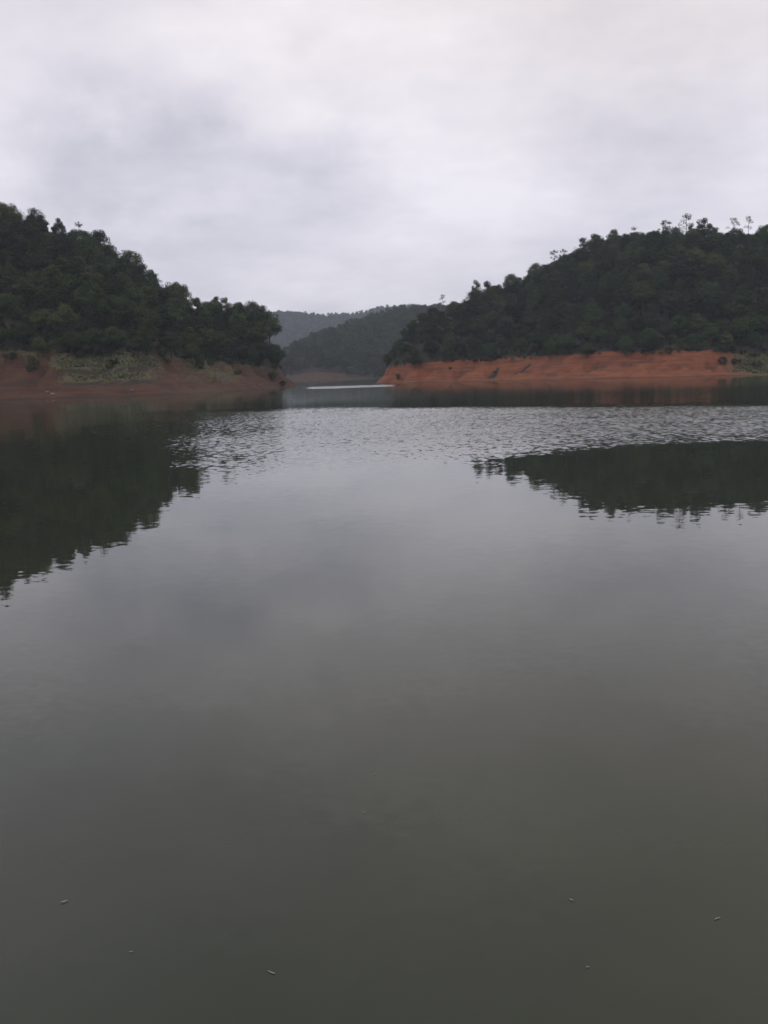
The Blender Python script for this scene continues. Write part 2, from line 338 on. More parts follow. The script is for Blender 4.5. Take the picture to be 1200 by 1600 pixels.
# ------------------------------------------------------------------ water
def water_material():
    m, t, b = material('lake_water')
    geo = nd(t, 'ShaderNodeNewGeometry'); pos = geo.outputs['Position']
    s = nd(t, 'ShaderNodeSeparateXYZ'); t.links.new(pos, s.inputs[0]); x, y = s.outputs[0], s.outputs[1]
    big = mth(t, 'SUBTRACT', noise(t, pos, 0.06, 3, 0.5), 0.5)
    mid = mth(t, 'SUBTRACT', noise(t, pos, 0.35, 3, 0.55), 0.5)
    # wind-ruffled band across the lake: its near edge recedes to the right, sheltered under the left hill
    yn = mth(t, 'ADD', mth(t, 'SUBTRACT', y, mth(t, 'MULTIPLY', x, 0.30)), mth(t, 'MULTIPLY', big, 8.0))
    yn = mth(t, 'ADD', yn, mth(t, 'MULTIPLY', mid, 7.0))
    band = mth(t, 'MULTIPLY', mth(t, 'MULTIPLY', smooth(t, yn, 27.0, 34.0), smooth(t, yn, 27.0, 50.0, 0.35, 1.0)), smooth(t, mth(t, 'ADD', mth(t, 'ADD', y, mth(t, 'MULTIPLY', x, 0.5)), mth(t, 'MULTIPLY', big, 16.0)), 88.0, 70.0))
    kx = mth(t, 'DIVIDE', x, mth(t, 'MAXIMUM', y, 1.0))
    shelter = smooth(t, mth(t, 'ADD', kx, mth(t, 'MULTIPLY', big, 0.10)), az_of(70), az_of(610), 0.16, 1.0)
    band = mth(t, 'MULTIPLY', mth(t, 'MULTIPLY', band, shelter), smooth(t, kx, az_of(480), az_of(850), 1.0, 1.9))
    # a second ruffled strip far up the channel
    yst = mth(t, 'ADD', y, mth(t, 'MULTIPLY', big, 26.0))
    st = mth(t, 'MULTIPLY', smooth(t, yst, 212.0, 236.0), smooth(t, mth(t, 'ADD', y, mth(t, 'MULTIPLY', x, 0.0)), 270.0, 252.0))
    st = mth(t, 'MULTIPLY', st, mth(t, 'MULTIPLY', smooth(t, kx, az_of(472), az_of(500)), smooth(t, kx, az_of(640), az_of(590))))
    allb = mth(t, 'ADD', mth(t, 'MULTIPLY', band, 0.8), st, clamp=True)
    # wave slopes at three sizes
    def slopes(scale, sx, det):
        mp = nd(t, 'ShaderNodeMapping'); mp.inputs['Scale'].default_value = (sx, 1.0, 1.0); t.links.new(pos, mp.inputs[0])
        n = noise(t, mp.outputs[0], scale, det, 0.55, 1)
        v = nd(t, 'ShaderNodeVectorMath', operation='SUBTRACT'); t.links.new(n, v.inputs[0]); v.inputs[1].default_value = (0.5, 0.5, 0.5)
        return v.outputs[0]
    def scaled(v, k):
        n = nd(t, 'ShaderNodeVectorMath', operation='SCALE'); t.links.new(v, n.inputs[0]); setin(t, n.inputs['Scale'], k); return n.outputs[0]
    def addv(a, c):
        n = nd(t, 'ShaderNodeVectorMath', operation='ADD'); t.links.new(a, n.inputs[0]); t.links.new(c, n.inputs[1]); return n.outputs[0]
    calm = addv(scaled(slopes(0.9, 0.6, 2), 0.007), scaled(slopes(6.0, 0.6, 2), 0.020))
    patch = smooth(t, noise(t, pos, 0.30, 3, 0.6), 0.38, 0.62, 0.25, 1.0)
    calm = addv(calm, scaled(slopes(11.0, 0.7, 4), mth(t, 'MULTIPLY', patch, smooth(t, y, 14.0, 6.0, 0.008, 0.075))))
    chop = addv(scaled(slopes(3.0, 1.4, 3), 0.34), scaled(slopes(0.22, 1.0, 1), 0.05))
    tot = addv(calm, addv(scaled(chop, band), scaled(chop, mth(t, 'MULTIPLY', st, 2.0))))
    ss = nd(t, 'ShaderNodeSeparateXYZ'); t.links.new(tot, ss.inputs[0])
    cx = nd(t, 'ShaderNodeCombineXYZ')
    t.links.new(mth(t, 'MULTIPLY', ss.outputs[0], 0.6), cx.inputs[0]); 
    # the wave faces one sees over flat distance are mostly those leaning towards the eye's side (south)
    lean = mth(t, 'ADD', mth(t, 'MULTIPLY', allb, -0.046), smooth(t, y, 68.0, 115.0, 0.0, -0.0135))
    t.links.new(mth(t, 'ADD', ss.outputs[1], lean), cx.inputs[1]); cx.inputs[2].default_value = 1.0
    nv = nd(t, 'ShaderNodeVectorMath', operation='NORMALIZE'); t.links.new(cx.outputs[0], nv.inputs[0])
    t.links.new(nv.outputs[0], b.inputs['Normal'])
    setin(t, b.inputs['Roughness'], mth(t, 'ADD', 0.015, mth(t, 'ADD', mth(t, 'MULTIPLY', allb, 0.13), smooth(t, y, 60.0, 130.0, 0.0, 0.06))))
    body = mixc(t, noise(t, pos, 0.25, 3), (0.020, 0.0265, 0.017), (0.028, 0.034, 0.023))
    setin(t, b.inputs['Base Color'], body); b.inputs['IOR'].default_value = 1.333
    return m
wv = [(-1500, -400, 0), (1500, -400, 0), (1500, 2500, 0), (-1500, 2500, 0)]
tag(mesh_obj('water', wv, [(0, 1, 2, 3)], water_material()), kind='structure')

# ------------------------------------------------------------------ tree materials
def leaf_material(name, dark, light, var):
    m, t, b = material(name)
    oi = nd(t, 'ShaderNodeObjectInfo'); at = nd(t, 'ShaderNodeAttribute', attribute_name='tone')
    c = mixc(t, at.outputs['Fac'], dark, light)
    hs = nd(t, 'ShaderNodeHueSaturation'); t.links.new(c, hs.inputs['Color'])
    setin(t, hs.inputs['Hue'], mth(t, 'ADD', 0.5 - var, mth(t, 'MULTIPLY', oi.outputs['Random'], 2 * var)))
    rv = mth(t, 'FRACT', mth(t, 'MULTIPLY', oi.outputs['Random'], 37.7))
    setin(t, hs.inputs['Value'], mth(t, 'ADD', 0.30, mth(t, 'MULTIPLY', rv, 1.1)))
    setin(t, hs.inputs['Saturation'], mth(t, 'ADD', 0.95, mth(t, 'MULTIPLY', mth(t, 'FRACT', mth(t, 'MULTIPLY', oi.outputs['Random'], 91.3)), 0.35)))
    t.links.new(hs.outputs[0], b.inputs['Base Color']); b.inputs['Roughness'].default_value = 0.7
    b.inputs['Specular IOR Level'].default_value = 0.2
    return m
M_LEAF = leaf_material('broadleaf_foliage', (0.010, 0.019, 0.009), (0.064, 0.090, 0.033), 0.05)
M_NEEDLE = leaf_material('pine_needles', (0.010, 0.019, 0.011), (0.052, 0.072, 0.033), 0.02)
M_SHRUB = leaf_material('shrub_foliage', (0.018, 0.028, 0.010), (0.060, 0.072, 0.026), 0.03)
M_GRASS = leaf_material('dry_grass_blades', (0.034, 0.042, 0.018), (0.115, 0.125, 0.06), 0.02)
def bark():
    m, t, b = material('bark'); geo = nd(t, 'ShaderNodeTexCoord')
    setin(t, b.inputs['Base Color'], ramp(t, noise(t, geo.outputs['Object'], 6, 4, .6), [(.3, (.022, .018, .014)), (.7, (.065, .052, .042))]))
    b.inputs['Roughness'].default_value = 0.95; return m
M_BARK = bark()

# ------------------------------------------------------------------ tree prototypes (unit: metres, base at origin)
class Leaves:
    def __init__(s): s.v = []; s.f = []; s.t = []
    def leaf(s, c, size, nrm, tone, asp=0.55):
        n = Vector(nrm).normalized(); a = n.orthogonal().normalized()
        a.rotate(Matrix.Rotation(random.uniform(0, 6.283), 3, n)); b = n.cross(a)
        k = len(s.v); c = Vector(c); w = size * asp
        s.v += [c - a * size * .5, c + b * w * .5 + n * size * .08, c + a * size * .5, c - b * w * .5 + n * size * .08]
        s.f.append((k, k + 1, k + 2, k + 3)); s.t += [tone] * 4
    def mesh(s, name, mat):
        me = bpy.data.meshes.new(name); me.from_pydata([tuple(v) for v in s.v], [], s.f); me.update(); me.materials.append(mat)
        at = me.attributes.new('tone', 'FLOAT', 'POINT'); at.data.foreach_set('value', np.array(s.t, np.float32)); return me
def rnd_dir():
    z = random.uniform(-1, 1); a = random.uniform(0, 6.283); r = math.sqrt(1 - z * z); return Vector((r * math.cos(a), r * math.sin(a), z))
def tube(V, F, pts, rads, n=6):
    rings = []
    for i, (p, r) in enumerate(zip(pts, rads)):
        p = Vector(p); d = (Vector(pts[min(i + 1, len(pts) - 1)]) - Vector(pts[max(i - 1, 0)])).normalized()
        a = d.orthogonal().normalized(); b = d.cross(a); k = len(V)
        V += [p + (a * math.cos(6.283 * j / n) + b * math.sin(6.283 * j / n)) * r for j in range(n)]; rings.append(k)
    for k0, k1 in zip(rings, rings[1:]):
        for j in range(n): F.append((k0 + j, k0 + (j + 1) % n, k1 + (j + 1) % n, k1 + j))
    F.append(tuple(rings[-1] + j for j in range(n)))
def wood_mesh(name, V, F):
    me = bpy.data.meshes.new(name); me.from_pydata([tuple(v) for v in V], [], F); me.update(); me.materials.append(M_BARK); me.shade_smooth(); return me
def clump(L, c, r, n, size, tone, flat=0.75):
    for _ in range(n):
        d = rnd_dir(); rr = r * random.uniform(0.55, 1.05)
        p = Vector(c) + Vector((d.x * rr, d.y * rr, d.z * rr * flat))
        nn = (d + rnd_dir() * 0.7 + Vector((0, 0, 0.5)))
        L.leaf(p, size * random.uniform(.7, 1.3), nn, min(1, max(0, tone + random.uniform(-.28, .28))))
def broadleaf(h, w, base, nclump, seed, leaf=0.34, per=95):
    nclump = int(nclump * 1.25); random.seed(seed); L = Leaves(); V = []; F = []
    bend = Vector((random.uniform(-.4, .4), random.uniform(-.4, .4), 0))
    pts = [Vector((0, 0, -1.2)), Vector((0, 0, 0)), Vector((0, 0, h * .3)) + bend * .5, Vector((0, 0, h * .6)) + bend, Vector((0, 0, h * .86)) + bend * 1.2]
    tube(V, F, pts, [.24, .2, .16, .1, .03])
    cz = (h + base) / 2; rz = (h - base) / 2
    for i in range(nclump):
        d = rnd_dir(); q = random.uniform(.45, 1.0) ** .6
        if d.z < -0.3: d.z *= 0.6
        shape = 1.0 - 0.22 * max(0, d.z)
        c = Vector((d.x * w * .5 * q * shape, d.y * w * .5 * q * shape, cz + d.z * rz * q * .86)) + bend
        r = w * random.uniform(.11, .20)
        clump(L, c, r, int(per * (r / (w * .155)) ** 2), leaf, 0.25 + 0.5 * random.random())
        if i % 4 == 0:
            a = pts[2].lerp(pts[3], random.random()); tube(V, F, [a, a.lerp(c, .5) + Vector((0, 0, -.2)), c], [.08, .055, .02], 5)
    return wood_mesh('trunk', V, F), L.mesh('crown', M_LEAF)
def pine(h, w, base, tiers, seed, sparse=False):
    random.seed(seed); L = Leaves(); V = []; F = []
    bend = Vector((random.uniform(-.5, .5), random.uniform(-.3, .3), 0))
    ax = lambda z: bend * (z / h) ** 2 + Vector((0, 0, z))
    tube(V, F, [ax(-1.2), ax(0), ax(h * .35), ax(h * .7), ax(h * .98)], [.19, .16, .12, .08, .025])
    for i in range(tiers):
        z = base + (h - base) * ((i + random.uniform(.1, .7)) / tiers)
        u = (z - base) / (h - base); rad = w * .5 * (1.0 - u) ** .55 * (0.75 + .5 * random.random()) + .25
        nb = random.randint(3, 4) if sparse else random.randint(4, 5); a0 = random.uniform(0, 6.28)
        for b in range(nb):
            a = a0 + 6.283 * b / nb + random.uniform(-.4, .4); rr = rad * random.uniform(.55, 1.1)
            zb = min(h - .3, z + random.uniform(-.5, .5) * (h - base) / tiers)
            tip = ax(zb) + Vector((math.cos(a) * rr, math.sin(a) * rr, rr * random.uniform(.0, .7)))
            tube(V, F, [ax(zb), tip], [.05, .018], 4)
            for q in ((.55, 1.0) if not sparse else (.95,)):
                c = ax(zb).lerp(tip, q); clump(L, c, random.uniform(.4, .85) * (1 if sparse else w / 4.4), 34 if sparse else 42, .30, .2 + .5 * random.random(), .8)
    clump(L, ax(h - .2), .5, 45, .3, .5, .9)
    return wood_mesh('trunk', V, F), L.mesh('crown', M_NEEDLE)
def shrub_mesh(seed, w=2.0, h=1.6, leaf=.24):
    random.seed(seed); L = Leaves()
    for i in range(11):
        d = rnd_dir(); c = (d.x * w * .33, d.y * w * .33, h * .45 + d.z * h * .3); clump(L, c, w * random.uniform(.14, .24), 60, leaf, .2 + .55 * random.random(), .8)
    V = []; F = []
    for i in range(4):
        a = random.uniform(0, 6.28); tube(V, F, [(0, 0, -.3), (math.cos(a) * w * .2, math.sin(a) * w * .2, h * .5)], [.05, .02], 4)
    return wood_mesh('stem', V, F), L.mesh('foliage', M_SHRUB)
BROAD = [broadleaf(8.6, 6.2, 1.8, 46, 11), broadleaf(9.6, 5.6, 2.2, 46, 12), broadleaf(7.6, 6.6, 1.2, 48, 13), broadleaf(9.0, 5.0, 1.6, 40, 14),
         broadleaf(8.2, 7.2, 2.4, 50, 15), broadleaf(7.0, 5.2, 1.0, 38, 16), broadleaf(10.0, 6.0, 3.0, 40, 17)]
BH = [8.6, 9.6, 7.6, 9.0, 8.2, 7.0, 10.0]
PINE = [pine(10.0, 4.6, 3.0, 8, 31), pine(9.0, 5.2, 2.2, 8, 32), pine(10.5, 4.2, 4.0, 7, 33), pine(9.5, 5.0, 3.4, 7, 34)]
PH = [10.0, 9.0, 10.5, 9.5]
THIN = [pine(11.0, 4.6, 5.0, 5, 41, True), pine(10.0, 4.0, 5.2, 4, 42, True), pine(11.0, 3.2, 7.0, 3, 43, True)]
TH = [11.0, 10.0, 11.0]
SHRUB = [shrub_mesh(51), shrub_mesh(52, 2.6, 1.5), shrub_mesh(53, 1.6, 1.9), shrub_mesh(54, 2.4, 2.2)]

def plant(name, meshes, parts, loc, rz, sc):
    e = bpy.data.objects.new(name, None); col.objects.link(e); e.empty_display_size = 0.3
    e.location = loc; e.rotation_euler = (random.uniform(-.07, .07), random.uniform(-.07, .07), rz); e.scale = sc
    for me, pn in zip(meshes, parts):
        c = bpy.data.objects.new(pn, me); col.objects.link(c); c.parent = e
    return e

# ------------------------------------------------------------------ where trees stand
def poisson(hill, r0, cond):
    pts = []; cell = {}
    xs, ys = hill.xs, hill.ys
    n = int((xs[-1] - xs[0]) * (ys[-1] - ys[0]) / (r0 * r0) * 9)
    for _ in range(n):
        x = random.uniform(xs[0], xs[-1]); y = random.uniform(ys[0], ys[-1])
        if not cond(x, y): continue
        i, j = int(x // r0), int(y // r0); ok = True
        for a in (-1, 0, 1):
            for b in (-1, 0, 1):
                for (px, py) in cell.get((i + a, j + b), ()):
                    if (px - x) ** 2 + (py - y) ** 2 < r0 * r0: ok = False
        if ok: cell.setdefault((i, j), []).append((x, y)); pts.append((x, y))
    return pts
random.seed(99)
W_, H_ = 480, 280                               # coarse visibility raster over photo rows 260..680
cand = []
for hill, r0, side in ((left, 4.3, 'left'), (right, 4.3, 'right')):
    def cond(x, y, h=hill):
        s = h.z(x, y, h.sdn)
        if s < h.bank_w * 0.92 + 2.0 * fbm(x, y, 9.0, 2, 8.0): return False
        px = px_of_az(x / y); return -120 < px < 1330 and s < h.bank_w + h.slope_w * 1.35
    for (x, y) in poisson(hill, r0, cond):
        cand.append([x, y, hill.z(x, y), side, hill])
trees = []
for x, y, z, side, hill in cand:
    s = hill.z(x, y, hill.sdn); edge = s < hill.bank_w + 5
    u = random.random(); kindp = 0.16 if side == 'left' else 0.34
    if u < kindp and not edge: kind = 'pine'; i = random.randrange(len(PINE)); hh = PH[i]
    else: kind = 'broad'; i = random.randrange(len(BROAD)); hh = BH[i]
    sc = random.uniform(.72, 1.06) * (0.78 if edge else 1.0)
    if side == 'right': sc *= 1.02
    trees.append(dict(x=x, y=y, z=z, side=side, kind=kind, i=i, h=hh * sc, sc=(sc * random.uniform(.9, 1.12), sc * random.uniform(.9, 1.12), sc), edge=edge, s=s, label=None, hill=hill))

# skyline trees picked out one by one: (photo x, photo y of the top, kind, prototype, width factor, label)
SKY = [
 (5, 316, 'broad', 4, 1.1, 'left', 'broad dark tree at the left edge of the picture on the hill crest'),
 (52, 321, 'broad', 1, .95, 'left', 'tall round-topped tree, second from the left on the left crest'),
 (90, 338, 'broad', 3, .75, 'left', 'small round tree between two gaps on the left hill crest'),
 (120, 347, 'thin', 0, .8, 'left', 'thin airy tree with sky gaps on the left hill crest'),
 (156, 352, 'broad', 0, 1.05, 'left', 'rounded dark crown right of the airy tree on the left crest'),
 (200, 377, 'broad', 2, 1.15, 'left', 'wide domed tree halfway down the left skyline'),
 (234, 408, 'broad', 5, .8, 'left', 'low round tree just below the wide domed tree on left skyline'),
 (270, 430, 'broad', 4, 1.0, 'left', 'spreading tree on the lower left skyline above the bare bank'),
 (306, 452, 'broad', 5, .8, 'left', 'small rounded tree low on the left skyline'),
 (334, 460, 'broad', 3, .85, 'left', 'narrow leafy tree second nearest the crooked tree at the left headland tip'),
 (356, 461, 'broad', 1, .8, 'left', 'peaked leafy tree next to the crooked tree at the left headland tip'),
 (374, 470, 'broad', 5, .9, 'left', 'low leafy tree left of the crooked tree at the left headland tip'),
 (392, 466, 'broad', 4, .95, 'left', 'crooked spreading tree topping the tip of the left headland'),
 (407, 473, 'broad', 1, .95, 'left', 'leafy tree wedged between the last two tall trees of the left headland'),
 (420, 478, 'broad', 6, 1.05, 'left', 'last tall leafy tree over the channel at the left headland tip'),
 (632, 512, 'broad', 3, .95, 'right', 'steep-sided leafy tree standing foremost at the right headland tip'),
 (645, 498, 'broad', 1, 1.0, 'right', 'tall leafy tree second from the right headland tip'),
 (660, 488, 'broad', 0, 1.0, 'right', 'rounded leafy tree third from the right headland tip'),
 (677, 480, 'broad', 4, .9, 'right', 'leafy tree left of the lone spindly tree on right skyline'),
 (708, 470, 'broad', 2, .9, 'right', 'low leafy tree right of the lone spindly tree on right skyline'),
 (285, 438, 'broad', 0, .9, 'left', 'rounded leafy tree filling the low left skyline beside the spreading tree'),
 (692, 461, 'thin', 2, .9, 'right', 'lone spindly tree at the low end of the right skyline'),
 (742, 437, 'pine', 1, 1.1, 'right', 'spreading ragged pine at the step low on the right skyline'),
 (762, 439, 'pine', 0, .9, 'right', 'ragged pine right beside the step low on the right skyline'),
 (800, 427, 'broad', 2, .9, 'right', 'flat-topped tree below the airy trees on the right skyline'),
 (840, 410, 'broad', 4, .9, 'right', 'wide dark tree just left of the airy pair on right skyline'),
 (868, 391, 'thin', 1, 1.2, 'right', 'airy thin-leaved tree halfway up the right skyline'),
 (880, 389, 'thin', 0, 1.1, 'right', 'second airy tree, right of the pair halfway up the right skyline'),
 (912, 372, 'pine', 3, .9, 'right', 'ragged pine where the right skyline begins to level out'),
 (932, 364, 'broad', 0, .9, 'right', 'rounded dark tree left of the grey crown on the right crest'),
 (958, 357, 'broad', 6, .85, 'right', 'grey-green round crown on the right crest beside darker tree'),
 (994, 354, 'thin', 0, .8, 'right', 'small airy treetop poking above the right crest'),
 (1042, 344, 'thin', 0, 1.3, 'right', 'airy open-crowned tree left of the tallest spindly tree on right crest'),
 (1072, 334, 'thin', 1, 1.1, 'right', 'tallest spindly open tree on the right crest left of round crown'),
 (1102, 338, 'broad', 1, 1.05, 'right', 'big round dense crown highest on the right hill crest'),
 (1142, 341, 'thin', 2, 1.1, 'right', 'tufted tree rising behind a domed crown on the right crest'),
 (1150, 356, 'broad', 2, 1.0, 'right', 'domed dark crown right of the highest tree on right crest'),
 (1170, 338, 'thin', 2, .75, 'right', 'bare-stemmed lone pole of a tree against the sky at right'),
 (1198, 350, 'broad', 4, 1.0, 'right', 'broad dark tree cut by the right edge of the picture on the crest'),
]
HTS = dict(broad=BH, pine=PH, thin=TH)
sky_trees = []
for (px, py, kind, i, wf, side, label) in SKY:
    hill = left if side == 'left' else right
    # walk out along that sight line to the crest
    best = None; k = az_of(px)
    d0 = px_dir(px, py); k = d0.x / d0.y
    for d in np.arange(170, 410, 1.0):
        x, y = k * d, d; s = hill.z(x, y, hill.sdn)
        if s < hill.bank_w * 1.05: continue
        z = hill.z(x, y); te = (z - CAM_H) / math.hypot(x, y)
        if best is None or te > best[0]: best = (te, x, y, z, s)
    if best is None: continue
    te, x, y, z, s = best
    top = CAM_H + math.hypot(x, y) * d0.z / math.hypot(d0.x, d0.y); h = top - z
    hh = HTS[kind][i]; sc = max(h, 3.0) / hh
    z0 = z
    if sc > 1.4: sc = 1.4
    w = max(.75, min(1.1, sc)) * wf
    sky_trees.append(dict(x=x, y=y, z=top - hh * sc if h > 3 else z, zg=z, side=side, kind=kind, i=i, h=hh * sc, sc=(w, w, sc), edge=False, s=s, label=label, hill=hill, want=h))
print('SKYTREES', [(round(t['want'], 1), round(t['z'] - t['zg'], 1)) for t in sky_trees])
for t in sky_trees: t['z'] = min(t['z'], t['zg'])
# nobody else may poke out over the drawn skyline, nor stand in a picked tree
SKYL = {'left': sorted([(p, q) for p, q, *_r in SKY if _r[3] == 'left'] + [(-300, 230), (-100, 232), (-50, 258), (434, 490), (444, 530)]),
        'right': sorted([(p, q) for p, q, k, *_r in SKY if _r[2] == 'right' and k != 'thin'] + [(590, 560), (612, 536), (628, 512), (640, 500), (662, 484), (700, 474), (726, 462), (1400, 345)])}
kept = []
for t in trees:
    if any((t['x'] - q['x']) ** 2 + (t['y'] - q['y']) ** 2 < 7 for q in sky_trees if q['kind'] != 'thin'): continue
    for _ in range(5):
        px, py = project((t['x'], t['y'], t['z'] + t['h']))
        lim = np.interp(px, [a for a, _b in SKYL[t['side']]], [b for _a, b in SKYL[t['side']]]) + (4 if t['side'] == 'left' and px > 300 else 9)
        if py >= lim: break
        t['h'] *= .86; t['sc'] = tuple(v * .9 for v in t['sc'][:2]) + (t['sc'][2] * .86,)
    else: continue
    kept.append(t)
trees = kept + sky_trees
# visibility: paint crowns front to back
buf = -np.ones((H_, W_), int)
order = sorted(range(len(trees)), key=lambda a: trees[a]['y'])
for a in order:
    t = trees[a]; c = (t['x'], t['y'], t['z'] + t['h'] * .58); px, py = project(c)
    rx = 2.9 * t['sc'][0] / t['y'] * FPX; rz = t['h'] * .43 / t['y'] * FPX
    i0, i1 = int((px - rx) / 2.5), int((px + rx) / 2.5); j0, j1 = int((py - rz - 260) / 1.5), int((py + rz - 260) / 1.5)
    for j in range(max(j0, 0), min(j1 + 1, H_)):
        for i in range(max(i0, 0), min(i1 + 1, W_)):
            if ((i * 2.5 - px) / rx) ** 2 + ((j * 1.5 + 260 - py) / rz) ** 2 < 1 and buf[j, i] < 0: buf[j, i] = a
cnt = np.bincount(buf[buf >= 0].ravel(), minlength=len(trees))
rank = sorted(range(len(trees)), key=lambda a: (trees[a]['label'] is None, -cnt[a]))
chosen = [a for a in rank if trees[a]['label'] or cnt[a] > 8][:300]
print('TREES', len(trees), 'visible', int((cnt > 0).sum()), 'individual', len(chosen), 'smallest', int(cnt[chosen[-1]]))
chosen_set = set(chosen)
MESH = dict(broad=BROAD, pine=PINE, thin=THIN); NAME = dict(broad='broadleaf_tree', pine='pine_tree', thin='pine_tree')
SEG = {'left': [(70, 'near the left picture edge'), (180, 'above the grass terraces'), (270, 'above the right end of the terraces'), (360, 'above the bare left slope'), (9999, 'of the left headland tip')],
       'right': [(680, 'of the right headland tip'), (780, 'above the narrow end of the red bank'), (880, 'above the gullied red bank'), (980, 'above the middle of the red bank'), (1090, 'above the tallest red bank'), (9999, 'above the green bank at right')]}
ORD = ['leftmost', 'second', 'third', 'fourth', 'fifth', 'sixth', 'seventh', 'eighth', 'ninth', 'tenth', 'eleventh', 'twelfth', 'thirteenth', 'fourteenth', 'fifteenth', 'sixteenth', 'seventeenth', 'eighteenth', 'nineteenth', 'twentieth']
cells = {}
for a in chosen:
    t = trees[a]
    e = plant(NAME[t['kind']], MESH[t['kind']][t['i']], ('trunk', 'crown'), (t['x'], t['y'], t['z']), random.uniform(0, 6.28), t['sc'])
    sd = t['side']
    if t['label']:
        tag(e, t['label'], 'tree', 'skyline trees on the %s hill' % sd); continue
    what = 'leafy tree' if t['kind'] == 'broad' else 'pine'
    u = (t['s'] - t['hill'].bank_w) / t['hill'].slope_w
    zone = 'lowest row' if t['edge'] else 'lower slope' if u < .3 else 'middle slope' if u < .6 else 'upper slope'
    px = project((t['x'], t['y'], t['z'] + t['h'] * .6))[0]
    seg = next(n for lim, n in SEG[sd] if px < lim)
    cells.setdefault((sd, what, zone, seg), []).append((px, e))
for (sd, what, zone, seg), lst in cells.items():
    lst.sort(key=lambda q: q[0])
    for n, (px, e) in enumerate(lst):
        o = ORD[n] if n < len(ORD) else 'rightmost'
        if len(lst) == 1: o = 'only'
        elif n == len(lst) - 1: o = 'rightmost'
        tag(e, '%s %s%s, %s %s' % (o, what, ' from left' if 0 < n < len(lst) - 1 else '', zone, seg), 'tree', '%s trees of the %s hill' % (zone, sd))

# ------------------------------------------------------------------ forest masses (stuff): geometry-node instances
def proto_collection(name, meshes):
    c = bpy.data.collections.new(name)
    for k, me in enumerate(meshes):
        o = bpy.data.objects.new('%s_%02d' % (name, k), me); c.objects.link(o)
    return c
def scatter(name, pts, coll, label, cat):
    """pts: list of (x, y, z, rot, sx, sz, index)"""
    me = bpy.data.meshes.new(name); me.from_pydata([p[:3] for p in pts], [], [])
    for nm, typ, k in (('rot', 'FLOAT', 3), ('pick', 'INT', 6)):
        a = me.attributes.new(nm, typ, 'POINT'); a.data.foreach_set('value', np.array([p[k] for p in pts], np.float32 if typ == 'FLOAT' else np.int32))
    a = me.attributes.new('siz', 'FLOAT_VECTOR', 'POINT'); a.data.foreach_set('vector', np.array([(p[4], p[4], p[5]) for p in pts], np.float32).ravel())
    o = bpy.data.objects.new(name, me); col.objects.link(o)
    g = bpy.data.node_groups.new(name + '_scatter', 'GeometryNodeTree')
    g.interface.new_socket('Geometry', in_out='INPUT', socket_type='NodeSocketGeometry'); g.interface.new_socket('Geometry', in_out='OUTPUT', socket_type='NodeSocketGeometry')
    gi = g.nodes.new('NodeGroupInput'); go = g.nodes.new('NodeGroupOutput')
    ci = g.nodes.new('GeometryNodeCollectionInfo'); ci.inputs['Collection'].default_value = coll; ci.inputs['Separate Children'].default_value = True; ci.inputs['Reset Children'].default_value = True
    io = g.nodes.new('GeometryNodeInstanceOnPoints'); io.inputs['Pick Instance'].default_value = True
    def na(nm, typ):
        n = g.nodes.new('GeometryNodeInputNamedAttribute'); n.data_type = typ; n.inputs['Name'].default_value = nm; return n.outputs['Attribute']
    cx = g.nodes.new('ShaderNodeCombineXYZ'); g.links.new(na('rot', 'FLOAT'), cx.inputs[2])
    g.links.new(gi.outputs[0], io.inputs['Points']); g.links.new(ci.outputs[0], io.inputs['Instance'])
    g.links.new(na('pick', 'INT'), io.inputs['Instance Index']); g.links.new(cx.outputs[0], io.inputs['Rotation']); g.links.new(na('siz', 'FLOAT_VECTOR'), io.inputs['Scale'])
    g.links.new(io.outputs[0], go.inputs[0])
    mo = o.modifiers.new('scatter', 'NODES'); mo.node_group = g
    return tag(o, label, cat, kind='stuff')
C_CROWN = proto_collection('wood_crown', [c for _t, c in BROAD] + [c for _t, c in PINE])
C_SHRUB = proto_collection('undergrowth_bush', [c for _t, c in SHRUB])

for side, hill in (('left', left), ('right', right)):
    # trees of the near hills that hardly show
    pts = [(t['x'], t['y'], t['z'], random.uniform(0, 6.28), t['sc'][0], t['sc'][2], t['i'] + (7 if t['kind'] == 'pine' else 0)) for a, t in enumerate(trees) if a not in chosen_set and t['side'] == side and t['kind'] != 'thin']
    if pts: scatter('forest', pts, C_CROWN, 'hidden depth of the dark forest behind the front trees on %s hill' % side, 'forest')
    def cond(x, y, h=hill):
        s = h.z(x, y, h.sdn)
        if s < h.bank_w * 0.99 + 1.2 * fbm(x, y, 16.0, 2, 8.0): return False
        px = px_of_az(x / y); return -120 < px < 1330 and s < h.bank_w + h.slope_w * 1.3
    pts = []
    for (x, y) in poisson(hill, 1.7, cond):
        s = hill.z(x, y, hill.sdn); q = random.uniform(.6, 1.5) * (1.0 if s > hill.bank_w + 3 else .75)
        pts.append((x, y, hill.z(x, y) - .1, random.uniform(0, 6.28), q, q * random.uniform(.8, 1.3), random.randrange(4)))
    scatter('undergrowth', pts, C_SHRUB, 'dense dark undergrowth beneath the trees of the %s hill' % side, 'undergrowth')
